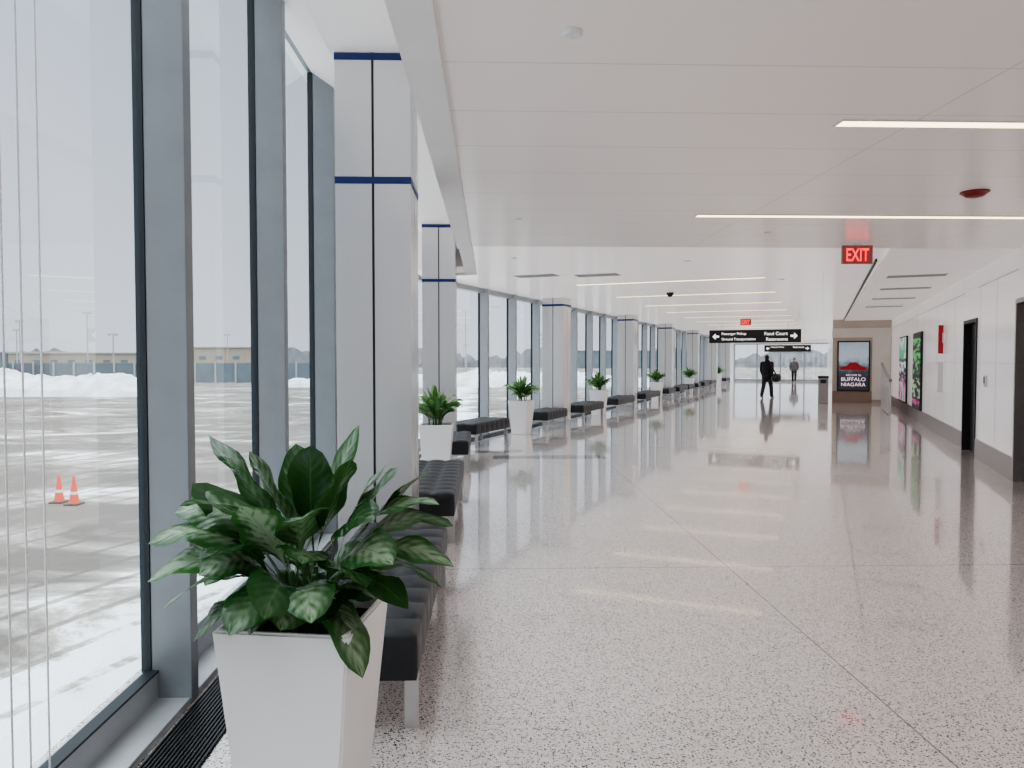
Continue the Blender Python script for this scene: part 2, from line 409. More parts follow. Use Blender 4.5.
# ------------------------------------------------------------ columns
def column(P, rz, H, first=True):
    e = empty("column", (P.x, P.y, 0), rz)
    bm = bmesh.new(); w, gp = .27, .009
    for sx in (-1, 1):
        for sy in (-1, 1):
            x0, x1 = sorted((sx*gp, sx*w)); y0, y1 = sorted((sy*gp, sy*w))
            bbox(bm, x0, x1, y0, y1, .1, H)
    obj_from_bm("cladding", bm, M["colm"], parent=e)
    box("reveal", -.262, .262, -.262, .262, .1, H-.001, M["black"], parent=e)
    box("base", -.275, .275, -.275, .275, 0, .1, M["steel"], parent=e)
    for z in (2.82, 3.70):
        if z < H-.05: box("band", -.274, .274, -.274, .274, z, z+.05, M["blue"], parent=e)
    thing(e, "square light-grey clad column with dark centre joint and navy bands", "column", "columns along the window wall")
column(N(-.84, 5.67), AN, HC)
c2 = Vector((-1.2, 12.35, 0)); column(c2, AN, HC)
for b_ in (16.8, 23.8, 30.4, 37.2, 44.1, 50.8): column(F(-5.88, b_), AF, HF)

# ------------------------------------------------------------ benches
def pillow_seat(bm, L, W, z0, z1, nx, ny, sub=8):
    def pil(s, n): return abs(math.sin(math.pi*s*n))**.42
    def face(org, du, dv, nrm, nu, nv, depth):
        NU, NV = nu*sub, nv*sub
        grid = []
        for i in range(NU+1):
            row = []
            for j in range(NV+1):
                s, t = i/NU, j/NV
                d = depth*pil(s, nu)*pil(t, nv)
                row.append(bm.verts.new(Vector(org)+Vector(du)*s+Vector(dv)*t+Vector(nrm)*d))
            grid.append(row)
        for i in range(NU):
            for j in range(NV): bm.faces.new((grid[i][j], grid[i+1][j], grid[i+1][j+1], grid[i][j+1]))
    h = z1-z0
    face((-W/2, -L/2, z1), (W, 0, 0), (0, L, 0), (0, 0, 1), nx, ny, .022)
    face((-W/2, -L/2, z0), (W, 0, 0), (0, 0, h), (0, -1, 0), nx, 1, .010)
    face((W/2, L/2, z0), (-W, 0, 0), (0, 0, h), (0, 1, 0), nx, 1, .010)
    face((W/2, -L/2, z0), (0, L, 0), (0, 0, h), (1, 0, 0), ny, 1, .010)
    face((-W/2, L/2, z0), (0, -L, 0), (0, 0, h), (-1, 0, 0), ny, 1, .010)
    v = [bm.verts.new(p) for p in ((-W/2, -L/2, z0), (-W/2, L/2, z0), (W/2, L/2, z0), (W/2, -L/2, z0))]
    bm.faces.new(v)
    bmesh.ops.remove_doubles(bm, verts=bm.verts, dist=.0005)
    bmesh.ops.recalc_face_normals(bm, faces=bm.faces)
cache = {}
def bench(P, rz, L):
    W = .58; key = round(L, 1); L = key
    e = empty("bench", (P.x, P.y, 0), rz)
    if key not in cache:
        bm = bmesh.new(); pillow_seat(bm, L, W, .245, .425, 3, max(4, round(L/.21)))
        s = obj_from_bm("seat", bm, M["leather"], smooth=True); 
        bm = bmesh.new()
        for y in (-L/2+.10, L/2-.10): bbox(bm, -W/2+.0, W/2-.0, y-.025, y+.025, .22, .245, 0, .003)
        bbox(bm, -.03, .03, -L/2+.125, L/2-.125, .22, .245, 0, .003)
        r = obj_from_bm("rail", bm, M["steel"])
        bm = bmesh.new(); bbox(bm, -.006, .006, -.03, .03, 0, .22, 0, .002)
        l = obj_from_bm("leg", bm, M["steel"])
        cache[key] = (s, r, l); new = True
    else: new = False
    s, r, l = cache[key]
    def put(o, loc, first):
        q = o if first else o.copy()
        if not first: C.objects.link(q)
        q.parent = e; q.location = loc; q.rotation_euler = (0, 0, 0)
    put(s, (0, 0, 0), new); put(r, (0, 0, 0), new)
    f = new
    for sx in (-1, 1):
        for sy in (-1, 1):
            q = l if f else l.copy()
            if not f: C.objects.link(q)
            f = False
            q.parent = e; q.location = (sx*(W/2-.03), sy*(L/2-.10), 0); q.rotation_euler = (0, 0, math.pi/2)
    thing(e, "black tufted leather backless bench on flat stainless steel legs", "bench", "benches along the window wall")
for b0, b1 in ((2.98, 5.08), (6.15, 8.25), (10.15, 11.6)): bench(N(-.59, (b0+b1)/2), AN, b1-b0)
bench(F(-5.86, 12.4), AF, 1.5)
for b0, b1 in ((14.9, 16.3), (17.5, 19.4), (20.9, 23.0), (24.5, 27.0), (28.6, 30.0), (30.9, 33.0), (33.3, 34.9), (35.9, 36.8), (38, 40.1), (40.4, 42.5), (47, 49.1)):
    bench(F(-5.72, (b0+b1)/2), AF, b1-b0)

# ------------------------------------------------------------ potted plants
def leaf(bm, uvl, rl, p0, p1, p2, W, t0=.3, roll=0, n=11, wave=.0):
    p0, p1, p2 = Vector(p0), Vector(p1), Vector(p2); rr = random.random()
    prev = None; up = Vector((0, 0, 1))
    ph = random.random()*6
    for i in range(n+4):
        t = (i/3*t0) if i < 3 else t0+(1-t0)*(i-3)/n
        P = (1-t)**2*p0+2*t*(1-t)*p1+t*t*p2
        T = (2*(1-t)*(p1-p0)+2*t*(p2-p1)).normalized()
        S = T.cross(up)
        if S.length < .05: S = Vector((1, 0, 0))
        S.normalize(); Nn = S.cross(T)
        R = Matrix.Rotation(roll, 3, T); S = R @ S; Nn = R @ Nn
        s = max(0, (t-t0)/(1-t0))
        w = .004 if i < 3 else max(.004*(1-s), W*.5*2.2*((s+.01)**.5)*((1-s)**.62))
        us = (-1, -.66, -.33, 0, .33, .66, 1)
        row = []
        for u in us:
            q = P+S*u*w+Nn*(abs(u)*w*.30-(u*u)*w*.26)+Nn*(wave*w*abs(u)*math.sin(s*11+ph+u))
            row.append((bm.verts.new(q), ((u+1)/2, s)))
        if prev:
            for j in range(6):
                f = bm.faces.new((prev[j][0], prev[j+1][0], row[j+1][0], row[j][0])); f.smooth = True
                for lp, c in zip(f.loops, (prev[j][1], prev[j+1][1], row[j+1][1], row[j][1])):
                    lp[uvl].uv = c; lp[rl].uv = (rr, rr)
        prev = row
def pot_mesh(w, h, bw):
    bm = bmesh.new()
    def ring(s, z): return [bm.verts.new((x*s, y*s, z)) for x, y in ((-1,-1),(1,-1),(1,1),(-1,1))]
    a = ring(bw/2, 0); b = ring(w/2, h); c = ring(w/2-.025, h); d = ring(w/2-.03, h-.08)
    bm.faces.new(a[::-1])
    for r, s in ((a, b), (b, c), (c, d)):
        for i in range(4): bm.faces.new((r[i], r[(i+1) % 4], s[(i+1) % 4], s[i]))
    bm.faces.new(d)
    bmesh.ops.bevel(bm, geom=[e for e in bm.edges if not (e.verts[0] in d and e.verts[1] in d)], offset=.008, segments=3, affect='EDGES')
    return bm
HP = .71
tipsA = [(-.28,-.10,.60,.20),(-.18,-.02,.54,.17),(.17,.05,.62,.10),(.03,-.04,.56,.16),(.17,-.08,.52,.18),(.42,.08,.47,.13),
 (.31,.0,.48,.15),(-.40,.05,.42,.16),(-.44,.0,.33,.16),(-.48,-.1,.25,.16),(-.46,-.15,.14,.16),(-.38,-.22,.08,.16),
 (-.26,-.28,.0,.16),(-.13,-.34,.04,.17),(-.02,-.37,.10,.18),(.11,-.35,.08,.17),(.24,-.26,-.12,.16),(.37,-.2,.07,.16),
 (.50,-.05,.16,.15),(.47,-.15,.12,.16),(.49,.06,.27,.15),(.45,-.02,.36,.16),(-.06,.1,.55,.13),(-.36,-.14,.38,.16),(.26,.12,.49,.14),
 (-.13,-.24,.40,.18),(.07,-.28,.37,.18),(.27,-.22,.35,.17),(-.25,-.26,.24,.17),(.33,-.24,.22,.17)]
def foliage(kind):
    bm = bmesh.new(); uvl = bm.loops.layers.uv.new("UVMap"); rl = bm.loops.layers.uv.new("rnd")
    rnd = random.Random(5 if kind == "A" else 11)
    def one(x, y, z, W, lf=1, t0=None):
        bx, by = x*.15+rnd.uniform(-.05, .05), y*.15+rnd.uniform(-.05, .05)
        bz = HP+.0+max(0, z)*.25
        r = math.hypot(x, y)
        lift = (.10+.30*max(0, r-.1))*lf if z < .4 else .03
        mx, my = x*.5, y*.5
        p1 = (mx, my, HP+max(z, .0)*.62+lift)
        leaf(bm, uvl, rl, (bx, by, bz), p1, (x, y, HP+z), W, t0 or (.34 if kind == "A" else .12), rnd.uniform(-.6, .6), wave=.13)
    if kind == "A":
        for t in tipsA: one(*t)
        for i in range(10):
            a = rnd.uniform(0, 2*math.pi); r = rnd.uniform(.2, .40); z = rnd.uniform(.05, .42)*(1.15-r)
            one(.02+r*math.cos(a), r*math.sin(a)*.9, z, rnd.uniform(.14, .17))
        for i in range(16):
            a = i/16*2*math.pi; r = rnd.uniform(.24, .29)
            one(r*math.cos(a), r*math.sin(a), rnd.uniform(.0, .08), rnd.uniform(.14, .17), .7, .25)
    else:
        for i in range(78):
            a = rnd.uniform(0, 2*math.pi); r = rnd.uniform(.10, .44); z = (.62-.8*r)*rnd.uniform(.3, 1.0)
            one(r*math.cos(a), r*math.sin(a), z, rnd.uniform(.065, .09))
    return bm
def stems():
    bm = bmesh.new(); rnd = random.Random(3)
    for i in range(7):
        a = i*.9; r = .02+.012*i
        tube(bm, (r*math.cos(a), r*math.sin(a), HP-.07), (r*1.2*math.cos(a), r*1.2*math.sin(a), HP+.12+.02*(i % 3)), .011, .008, 8)
    return bm
M["stem"] = mat("green_stem", (.06, .15, .05), .5, noise=.1)
proto = {}
def potted(P, rz, kind, w, label):
    e = empty("potted_plant", (P.x, P.y, 0))
    if kind not in proto:
        p = obj_from_bm("planter", pot_mesh(w, HP, w*.72), M["pot"])
        s = box("soil", -w/2+.035, w/2-.035, -w/2+.035, w/2-.035, HP-.085, HP-.05, M["soil"])
        st = obj_from_bm("stem", stems(), M["stem"])
        fo = obj_from_bm("foliage", foliage(kind), M["leaf"+kind])
        proto[kind] = [p, s, st, fo]; parts = proto[kind]
    else:
        parts = [o.copy() for o in proto[kind]]
        for o in parts: C.objects.link(o)
    for i, o in enumerate(parts):
        o.parent = e; o.location = (0, 0, 0)
        o.rotation_euler = (0, 0, rz if i < 2 else (0 if kind == "A" else P.y*1.7))
    thing(e, label, "potted plant", "potted plants along the window wall")
potted(Vector((-.69, 2.46, 0)), -.12, "A", .44, "tall white square tapered planter with broad dark green variegated leaves")
LB = "tall white square tapered planter with a bushy green plant"
potted(N(-.70, 9.75), AN, "B", .44, LB)
for b_ in (14.3, 20.1, 28.0, 35.4, 45.9): potted(F(-5.78, b_), AF, "B", .44, LB)

# ------------------------------------------------------------ ceiling fixtures
def strip(P, rz, L, z, w=.10):
    e = empty("ceiling_light", (P.x, P.y, z), rz)
    box("diffuser", -L/2, L/2, -w/2, w/2, -.006, .0, M["lamp"], parent=e)
    bm = bmesh.new()
    bbox(bm, -L/2-.012, L/2+.012, -w/2-.012, -w/2, -.008, 0); bbox(bm, -L/2-.012, L/2+.012, w/2, w/2+.012, -.008, 0)
    bbox(bm, -L/2-.012, -L/2, -w/2, w/2, -.008, 0); bbox(bm, L/2, L/2+.012, -w/2, w/2, -.008, 0)
    obj_from_bm("frame", bm, M["plastic"], parent=e)
    thing(e, "long slim recessed warm-white linear ceiling light", "ceiling light", "linear ceiling lights")
for b_ in (-4.1, -1.25, 1.55, 4.35, 7.15): strip(N(3.75+.06*(b_ < 5), b_), AN, 3.5, HN)
b_ = 13.9
while b_ < 55: strip(F(-2.7, b_), AF, 3.5, HF); b_ += 3.02
def disc(name, P, z, r, h, m_, label, cat, dome=False):
    bm = bmesh.new()
    if dome: lathe(bm, [(r, 0), (r, -h*.3), (r*.85, -h*.45), (r*.6, -h*.85), (r*.25, -h)])
    else: lathe(bm, [(r, 0), (r, -h*.6), (r*.8, -h), (r*.3, -h)])
    e = empty(name, (P.x, P.y, z+.004)); obj_from_bm("housing", bm, m_, parent=e)
    thing(e, label, cat); return e
disc("smoke_detector", Vector((.255, 3.2, 0)), HN, .045, .025, M["plastic"], "round white smoke detector on the panelled ceiling", "smoke detector")
disc("fire_alarm", Vector((3.85, 6.2, 0)), HN, .11, .055, M["redp"], "round dark red fire alarm dome on the ceiling", "fire alarm", True)
for x, y in ((.06, 7.4), (2.8, 8.15)):
    disc("sprinkler_cover", Vector((x, y, 0)), HN, .035, .012, M["plastic"], "small white sprinkler cover on the ceiling", "sprinkler")
for x, y in ((.02, 10.7), (2.6, 11.0), (4.9, 13.5), (3.0, 14.0)):
    disc("sprinkler_cover", Vector((x, y, 0)), HF, .05, .015, M["plastic"], "small white sprinkler cover on the ceiling", "sprinkler")
disc("security_camera", Vector((3.45, 16.2, 0)), HF, .08, .10, M["black"], "dark dome security camera on the ceiling", "security camera", True)
def vent(P, w, d, z):
    e = empty("air_vent", (P.x, P.y, z), AF)
    bm = bmesh.new(); bbox(bm, -w/2, w/2, -d/2, d/2, -.004, 0)
    obj_from_bm("plate", bm, M["white"], parent=e)
    bm = bmesh.new(); y = -d/2+.03
    while y < d/2-.04: bbox(bm, -w/2+.03, w/2-.03, y, y+.018, -.012, -.004); y += .045
    obj_from_bm("louver", bm, M["vent"], parent=e)
    thing(e, "rectangular grey louvred air vent in the white ceiling", "air vent", "ceiling vents")
for a, b_ in ((-4.6, 12.1), (-3.6, 12.4), (1.45, 14.2), (1.5, 16.6), (1.5, 19.2), (1.5, 22)):
    vent(F(a, b_), .8 if b_ < 13 else .95, .42, HF if a < 0 else HR)
def exit_sign(P, z, rz, s=1):
    e = empty("exit_sign", (P.x, P.y, z), rz)
    box("housing", -.18*s, .18*s, -.02, .02, -.25*s, -.03*s, M["exitface"], parent=e, bevel=.004)
    box("bracket", -.03, .03, -.012, .012, -.035*s, 0, M["plastic"], parent=e)
    text("lettering", "EXIT", 0, -.022, -.22*s, .155*s, M["exitred"], e, width=.27*s, align='CENTER', bold=.02)
    thing(e, "illuminated sign with glowing red EXIT letters on the ceiling", "exit sign")
exit_sign(Vector((4.13, 8.9, 0)), HN, -.02)
exit_sign(Vector((8.2, 26.0, 0)), HF, AF)

# overhead direction signs
def arrow(bm, x, z, s, dirx):
    y = -.043
    v = [(-.5,0),(0,.5),(0,.15),(.5,.15),(.5,-.15),(0,-.15),(0,-.5)]
    bm.faces.new([bm.verts.new((x+dirx*p[0]*s, y, z+p[1]*s)) for p in v])
def board(P, top, h, w, lines_l, lines_r, nm):
    e = empty("direction_sign", (P.x, P.y, 0), AF)
    box("panel", -w/2, w/2, -.04, .04, top-h, top, M["black"], parent=e, bevel=.005)
    for x in (-w*.36, w*.36):
        bm = bmesh.new(); tube(bm, (x, 0, top), (x, 0, HF), .012); obj_from_bm("hanger_rod", bm, M["steel"], parent=e)
    lh = h*.25
    for i, t in enumerate(lines_l): text("lettering", t, -w/2+h*.95, -.043, top-h*.44-i*h*.42, lh, M["signw"], e, bold=.01)
    for i, t in enumerate(lines_r): text("lettering", t, w/2-h*.95, -.043, top-h*.44-i*h*.42, lh, M["signw"], e, align='RIGHT', bold=.01)
    bm = bmesh.new(); arrow(bm, -w/2+h*.5, top-h*.5, h*.5, 1); obj_from_bm("arrow", bm, M["signw"], parent=e)
    bm = bmesh.new(); arrow(bm, w/2-h*.5, top-h*.5, h*.5, -1); obj_from_bm("arrow", bm, M["signw"], parent=e)
    thing(e, nm, "sign")
board(Vector((9.68, 29.6, 0)), 2.76, .52, 3.5, ["Passenger Pickup", "Ground Transportation"], ["Food Court", "Restrooms"], "long black hanging direction sign with white text and arrows")
board(Vector((18.6, 50, 0)), 2.56, .45, 2.95, ["Passenger Pickup"], ["Restrooms"], "smaller black hanging direction sign with white text and arrows")

# ------------------------------------------------------------ things on/near the right side
def tall_poster(px0, px1, bg, label):
    b0, b1 = bF(px1), bF(px0); P = F(2.266, (b0+b1)/2); w = b1-b0
    e = empty("poster", (P.x, P.y, 0), AF-math.pi/2)
    box("frame", -w/2, w/2, -.05, 0, .3, 2.25, M["black"], parent=e)
    box("print", -w/2+.04, w/2-.04, -.056, -.05, .34, 2.21, bg, parent=e)
    thing(e, label, "poster")
pink = mat("bright_pink", (.8, .05, .3), .5, emit=(.9, .1, .4), es=.3)
def print_mat(name, base, cols, lo, hi):
    """bands of short coloured strokes on a plain ground"""
    m, nt, b = newmat(name); g = G(nt); tc = nt.nodes.new("ShaderNodeTexCoord")
    s = nt.nodes.new("ShaderNodeSeparateXYZ"); nt.links.new(tc.outputs["Object"], s.inputs[0])
    col = base
    for i, (c, z0, z1, sx, sz) in enumerate(cols):
        mp = nt.nodes.new("ShaderNodeMapping"); mp.inputs["Scale"].default_value = (sx, 1, sz); mp.inputs["Location"].default_value = (i*3.3, 0, 0)
        nt.links.new(tc.outputs["Object"], mp.inputs[0])
        n = nt.nodes.new("ShaderNodeTexVoronoi"); n.inputs["Scale"].default_value = 1; nt.links.new(mp.outputs[0], n.inputs["Vector"])
        sp = nt.nodes.new("ShaderNodeSeparateColor"); nt.links.new(n.outputs["Color"], sp.inputs[0])
        k_ = g.m("MULTIPLY", g.m("GREATER_THAN", sp.outputs[0], lo), g.m("MULTIPLY", g.m("GREATER_THAN", s.outputs[2], z0), g.m("LESS_THAN", s.outputs[2], z1)))
        col = g.mix(k_, col, c)
    nt.links.new(col, b.inputs["Base Color"]); nt.links.new(col, b.inputs["Emission Color"]); b.inputs["Emission Strength"].default_value = .25
    return m
tall_poster(915, 923, print_mat("print_black", (.008, .01, .012), [((.09, .38, .11), 1.2, 2.1, 3, 12), ((.30, .42, .26), .6, 1.1, 3, 14), ((.40, .05, .18), .4, .55, 3, 9)], .5, 1), "tall black wall poster with green and pink artwork")
tall_poster(901, 908, print_mat("print_pale", (.55, .55, .58), [((.06, .38, .20), 1.5, 2.2, 4, 4), ((.58, .07, .24), .3, 1.2, 3, 3), ((.04, .05, .07), .9, 1.6, 3, 10)], .45, 1), "tall pale wall poster with pink and green artwork")
# welcome light box on projecting block
P = F(1.05, 29.5); e = empty("light_box", (P.x, P.y, 0), AF)
box("frame", -.54, .54, -.06, 0, .42, 2.24, M["black"], parent=e, bevel=.004)
def lb_mat():
    m, nt, b = newmat("light_box_print"); g = G(nt)
    tc = nt.nodes.new("ShaderNodeTexCoord"); s = nt.nodes.new("ShaderNodeSeparateXYZ"); nt.links.new(tc.outputs["Object"], s.inputs[0])
    r = nt.nodes.new("ShaderNodeValToRGB"); els = r.color_ramp.elements
    els[0].position = 0; els[0].color = (.02, .02, .03, 1); els[1].position = 1; els[1].color = (.24, .28, .33, 1)
    for p_, c_ in ((.30, (.02, .022, .035)), (.40, (.05, .06, .08)), (.52, (.12, .16, .20)), (.66, (.30, .36, .42)), (.84, (.28, .33, .39))):
        k_ = els.new(p_); k_.color = (*c_, 1)
    n = nt.nodes.new("ShaderNodeTexNoise"); n.inputs["Scale"].default_value = 7; n.inputs["Detail"].default_value = 5; nt.links.new(tc.outputs["Object"], n.inputs["Vector"])
    v = g.m("ADD", g.m("MULTIPLY", g.m("SUBTRACT", s.outputs[2], .45), .57), g.m("MULTIPLY", g.m("SUBTRACT", n.outputs["Fac"], .5), .4))
    nt.links.new(v, r.inputs["Fac"]); nt.links.new(r.outputs[0], b.inputs["Base Color"])
    nt.links.new(r.outputs[0], b.inputs["Emission Color"]); b.inputs["Emission Strength"].default_value = .35
    b.inputs["Roughness"].default_value = .3
    return m
box("print", -.49, .49, -.066, -.06, .47, 2.19, lb_mat(), parent=e)
bm = bmesh.new()
vs = [(-.45,1.2),(.42,1.18),(.45,1.29),(.25,1.33),(.1,1.47),(-.12,1.46),(-.22,1.34),(-.45,1.30)]
bm.faces.new([bm.verts.new((x, -.068, z)) for x, z in vs])
obj_from_bm("red_boat_artwork", bm, M["redb"], parent=e)
text("lettering", "WELCOME TO", 0, -.07, .97, .065, M["pinkw"], e, width=.5, align='CENTER')
text("lettering", "BUFFALO", 0, -.07, .79, .13, M["pinkw"], e, width=.80, align='CENTER')
text("lettering", "NIAGARA", 0, -.07, .60, .13, M["pinkw"], e, width=.80, align='CENTER')
thing(e, "framed dark backlit welcome poster reading BUFFALO NIAGARA", "light box")
# red fire sign + white cabinet
P = F(2.266, bF(943)); e = empty("fire_sign", (P.x, P.y, 0), AF-math.pi/2)
box("sign_face", -.02, .02, -.09, -.0, 1.68, 2.26, M["redb"], parent=e, bevel=.004)
box("bracket", -.03, .03, -.02, 0, 1.9, 2.1, M["steel"], parent=e)
thing(e, "red projecting fire equipment sign on the white wall", "sign")
P = F(2.266, bF(942)); e = empty("wall_cabinet", (P.x, P.y, 0), AF-math.pi/2)
box("body", -.2, .2, -.09, 0, .9, 1.5, M["plastic"], parent=e, bevel=.006)
box("cabinet_door", -.17, .17, -.1, -.09, .93, 1.47, M["wallp"], parent=e, bevel=.003)
thing(e, "white metal equipment cabinet mounted on the wall", "cabinet")
P = F(2.266, bF(987)); e = empty("card_reader", (P.x, P.y, 0), AF-math.pi/2)
box("body", -.05, .05, -.03, 0, 1.15, 1.32, M["steel"], parent=e, bevel=.004)
box("keypad", -.035, .035, -.034, -.03, 1.2, 1.3, M["black"], parent=e)
thing(e, "small grey card reader box beside the dark door", "card reader")
# balustrade
e = empty("stair_railing", tuple(F(1.78, 23.4)), AF)
bm = bmesh.new()
for i in range(4): tube(bm, (0, i*1.0, 0), (0, i*1.0, .98+.14*i), .022)
obj_from_bm("post", bm, M["steel"], parent=e)
bm = bmesh.new(); tube(bm, (0, -.15, .97), (0, 3.1, 1.44), .045); obj_from_bm("handrail", bm, M["base"], parent=e)
bm = bmesh.new()
v = [bm.verts.new(p) for p in ((-.03, -.05, .03), (-.03, 3.0, .03), (-.03, 3.0, 1.38), (-.03, -.05, .93))]; bm.faces.new(v)
w_ = [bm.verts.new((p.co.x+.06, p.co.y, p.co.z)) for p in v]; bm.faces.new(w_[::-1])
for i in range(4): bm.faces.new((v[i], w_[i], w_[(i+1) % 4], v[(i+1) % 4]))
bmesh.ops.recalc_face_normals(bm, faces=bm.faces)
obj_from_bm("panel", bm, M["pale"], parent=e)
thing(e, "pale solid balustrade panel with rising metal handrail", "railing")
# litter bin by block corner
P = F(.05, 28.8); e = empty("litter_bin", (P.x, P.y, 0), AF)
box("body", -.17, .17, -.17, .17, 0, .9, M["base"], parent=e, bevel=.01)
box("lid", -.18, .18, -.18, .18, .9, .98, M["black"], parent=e, bevel=.01)
box("opening", -.1, .1, -.176, -.17, .72, .85, M["black"], parent=e)
thing(e, "square stainless litter bin with black lid", "bin")

# cords at window
for b_ in (2.176, 2.26, 2.355):
    P = N(-1.40, b_)
    bm = bmesh.new(); tube(bm, (0, 0, .035), (0, 0, 3.95), .003, seg=6)
    o = obj_from_bm("blind_cord", bm, M["cord"], (P.x, P.y, 0))
    thing(o, "thin white vertical cord hanging in front of the window", "cord", "window blind cords")

# ------------------------------------------------------------ people
def remeshed(name, bm, m_, parent, vox=.014, sm=6):
    o = obj_from_bm(name, bm, m_, parent=parent)
    r = o.modifiers.new("r", 'REMESH'); r.mode = 'VOXEL'; r.voxel_size = vox; r.use_smooth_shade = True
    s = o.modifiers.new("s", 'SMOOTH'); s.iterations = sm; s.factor = .5
    return o
def limb(bm, pts):
    for (p, r1), (q, r2) in zip(pts, pts[1:]):
        tube(bm, p, q, r1, r2, 14); ball(bm, p, r1); ball(bm, q, r2)
def person(P, rz, H, coat, pants, label, long=.0, stride=.3):
    s = H/1.75
    e = empty("person", (P.x, P.y, 0), rz); e.scale = (s, s, s)
    hipz = .92
    J = {}
    for sd in (-1, 1):
        st = stride*sd
        hip = (sd*.095, 0, hipz); ank = (sd*.09, st*.75, .09 if sd > 0 else .15)
        knee = (sd*.1, st*.35+.07, .5); toe = (sd*.11, st*.75+.17, .04 if sd > 0 else .03)
        sh = (sd*.19, 0, 1.42); el = (sd*.26, -.03-st*.25, 1.15); wr = (sd*.25, .06-st*.45, .92)
        J[sd] = (hip, knee, ank, toe, sh, el, wr)
    bm = bmesh.new()
    ball(bm, (0, 0, .97), .16, (1, .72, .8)); ball(bm, (0, 0, 1.12), .14, (1, .75, 1.1)); ball(bm, (0, 0, 1.30), .17, (1.05, .68, 1))
    limb(bm, [((-.17, 0, 1.41), .06), ((.17, 0, 1.41), .06)])
    limb(bm, [((0, -.01, 1.38), .075), ((0, .01, 1.54), .055)])
    ball(bm, (0, .01, 1.64), .1, (.78, .95, 1.15)); ball(bm, (0, .04, 1.585), .06, (.85, .9, .9))
    ball(bm, (0, .115, 1.62), .016, (.9, 1.3, 1.6)); ball(bm, (0, .098, 1.58), .02, (1.4, .5, .5))
    for sd in (-1, 1):
        hip, knee, ank, toe, sh, el, wr = J[sd]
        limb(bm, [(hip, .088), (knee, .056), (ank, .04)]); limb(bm, [(ank, .04), (toe, .034)])
        limb(bm, [(sh, .056), (el, .042), (wr, .028)])
        ball(bm, (sd*.08, .005, 1.63), .022, (.4, .8, 1.3))
        w = Vector(wr); pal = w+Vector((0, .012, -.06)); ball(bm, pal, .045, (.4, .85, 1.05))
        for i, L in enumerate((.066, .075, .07, .055)):
            b0_ = w+Vector((0, .04-.022*i, -.10)); m0 = b0_+Vector((-sd*.006, .006, -L*.55)); t0_ = m0+Vector((-sd*.02, .006, -L*.45))
            limb(bm, [(b0_, .0095), (m0, .009), (t0_, .0075)])
        b0_ = w+Vector((0, .035, -.05)); m0 = b0_+Vector((-sd*.01, .028, -.03)); limb(bm, [(b0_, .011), (m0, .010), (m0+Vector((-sd*.008, .006, -.028)), .008)])
    remeshed("body", bm, M["skin"], e, .009, 3)
    bm = bmesh.new()
    for sd in (-1, 1):
        ball(bm, (sd*.032, .093, 1.648), .011, sub=1)
    obj_from_bm("eyes", bm, M["shoe"], parent=e)
    bm = bmesh.new(); ball(bm, (0, -.012, 1.672), .108, (.84, .95, 1.02)); ball(bm, (0, -.045, 1.61), .085, (.88, .7, 1.0))
    remeshed("hair", bm, M["hair"], e, .01)
    bm = bmesh.new()
    ball(bm, (0, 0, .95), .20, (1.05, .85, .9)); ball(bm, (0, 0, 1.1), .20, (1, .85, 1.2)); ball(bm, (0, 0, 1.30), .21, (1.05, .78, .9))
    limb(bm, [((0, 0, 1.0), .175), ((0, 0, 1.28), .175)])
    limb(bm, [((-.16, 0, 1.42), .085), ((.16, 0, 1.42), .085)]); limb(bm, [((0, -.02, 1.42), .09), ((0, -.01, 1.53), .078)])
    if long: limb(bm, [((0, 0, .95), .175), ((0, 0, .95-long), .20)])
    for sd in (-1, 1):
        hip, knee, ank, toe, sh, el, wr = J[sd]
        limb(bm, [(sh, .084), (el, .070), (tuple(Vector(wr)+Vector((0, 0, .015))), .052)])
    remeshed("coat", bm, coat, e)
    bm = bmesh.new(); ball(bm, (0, 0, .92), .15, (1.08, .85, .9))
    for sd in (-1, 1):
        hip, knee, ank, toe, sh, el, wr = J[sd]; limb(bm, [(hip, .105), (knee, .08), (ank, .068)])
    remeshed("trousers", bm, pants, e)
    for sd in (-1, 1):
        hip, knee, ank, toe, sh, el, wr = J[sd]; bm = bmesh.new()
        if sd > 0:
            limb(bm, [((ank[0], ank[1]-.02, .05), .045), ((toe[0], toe[1], .04), .036)])
        else:
            limb(bm, [((ank[0], ank[1]-.03, .10), .045), ((toe[0], toe[1], .04), .036)])
        limb(bm, [((ank[0], ank[1], .09), .045), ((ank[0], ank[1], .15), .045)])
        for v in bm.verts: v.co.z = max(v.co.z, 0.0)
        remeshed("shoe", bm, M["shoe"], e, .012, 2)
    thing(e, label, "person")
    return e
pp = Vector((10.34, 30.0, 0))
person(pp, AF-.25, 1.74, M["coatb"], M["jean"], "person in black coat and dark trousers walking away with shoulder bag", long=.10, stride=.46)
def FP(P, x, y, z):
    r = Matrix.Rotation(AF, 3, 'Z') @ Vector((x, y, z)); return P+r
e = empty("shoulder_bag", tuple(FP(pp, .37, -.10, .84)), AF)
bm = bmesh.new(); ball(bm, (0, 0, 0), .24, (.80, 1.2, .85)); 
for v in bm.verts: v.co.z = max(-.17, min(.16, v.co.z))
remeshed("bag_body", bm, M["bag"], e)
bm = bmesh.new()
pts = [(-.02, -.16, .1), (-.1, -.16, .35), (-.2, -.12, .56), (-.31, .05, .72), (-.2, .16, .5), (-.08, .2, .25), (0, .16, .1)]
for p, q in zip(pts, pts[1:]): tube(bm, p, q, .018); ball(bm, q, .018, sub=1)
obj_from_bm("strap", bm, M["bag"], parent=e)
thing(e, "black soft bag hanging from the walking person's shoulder", "bag")
person(Vector((19.3, 50.6, 0)), AF+math.pi, 1.66, M["coatg"], M["jean"], "person in grey coat walking toward the hall with arms down", stride=-.22)

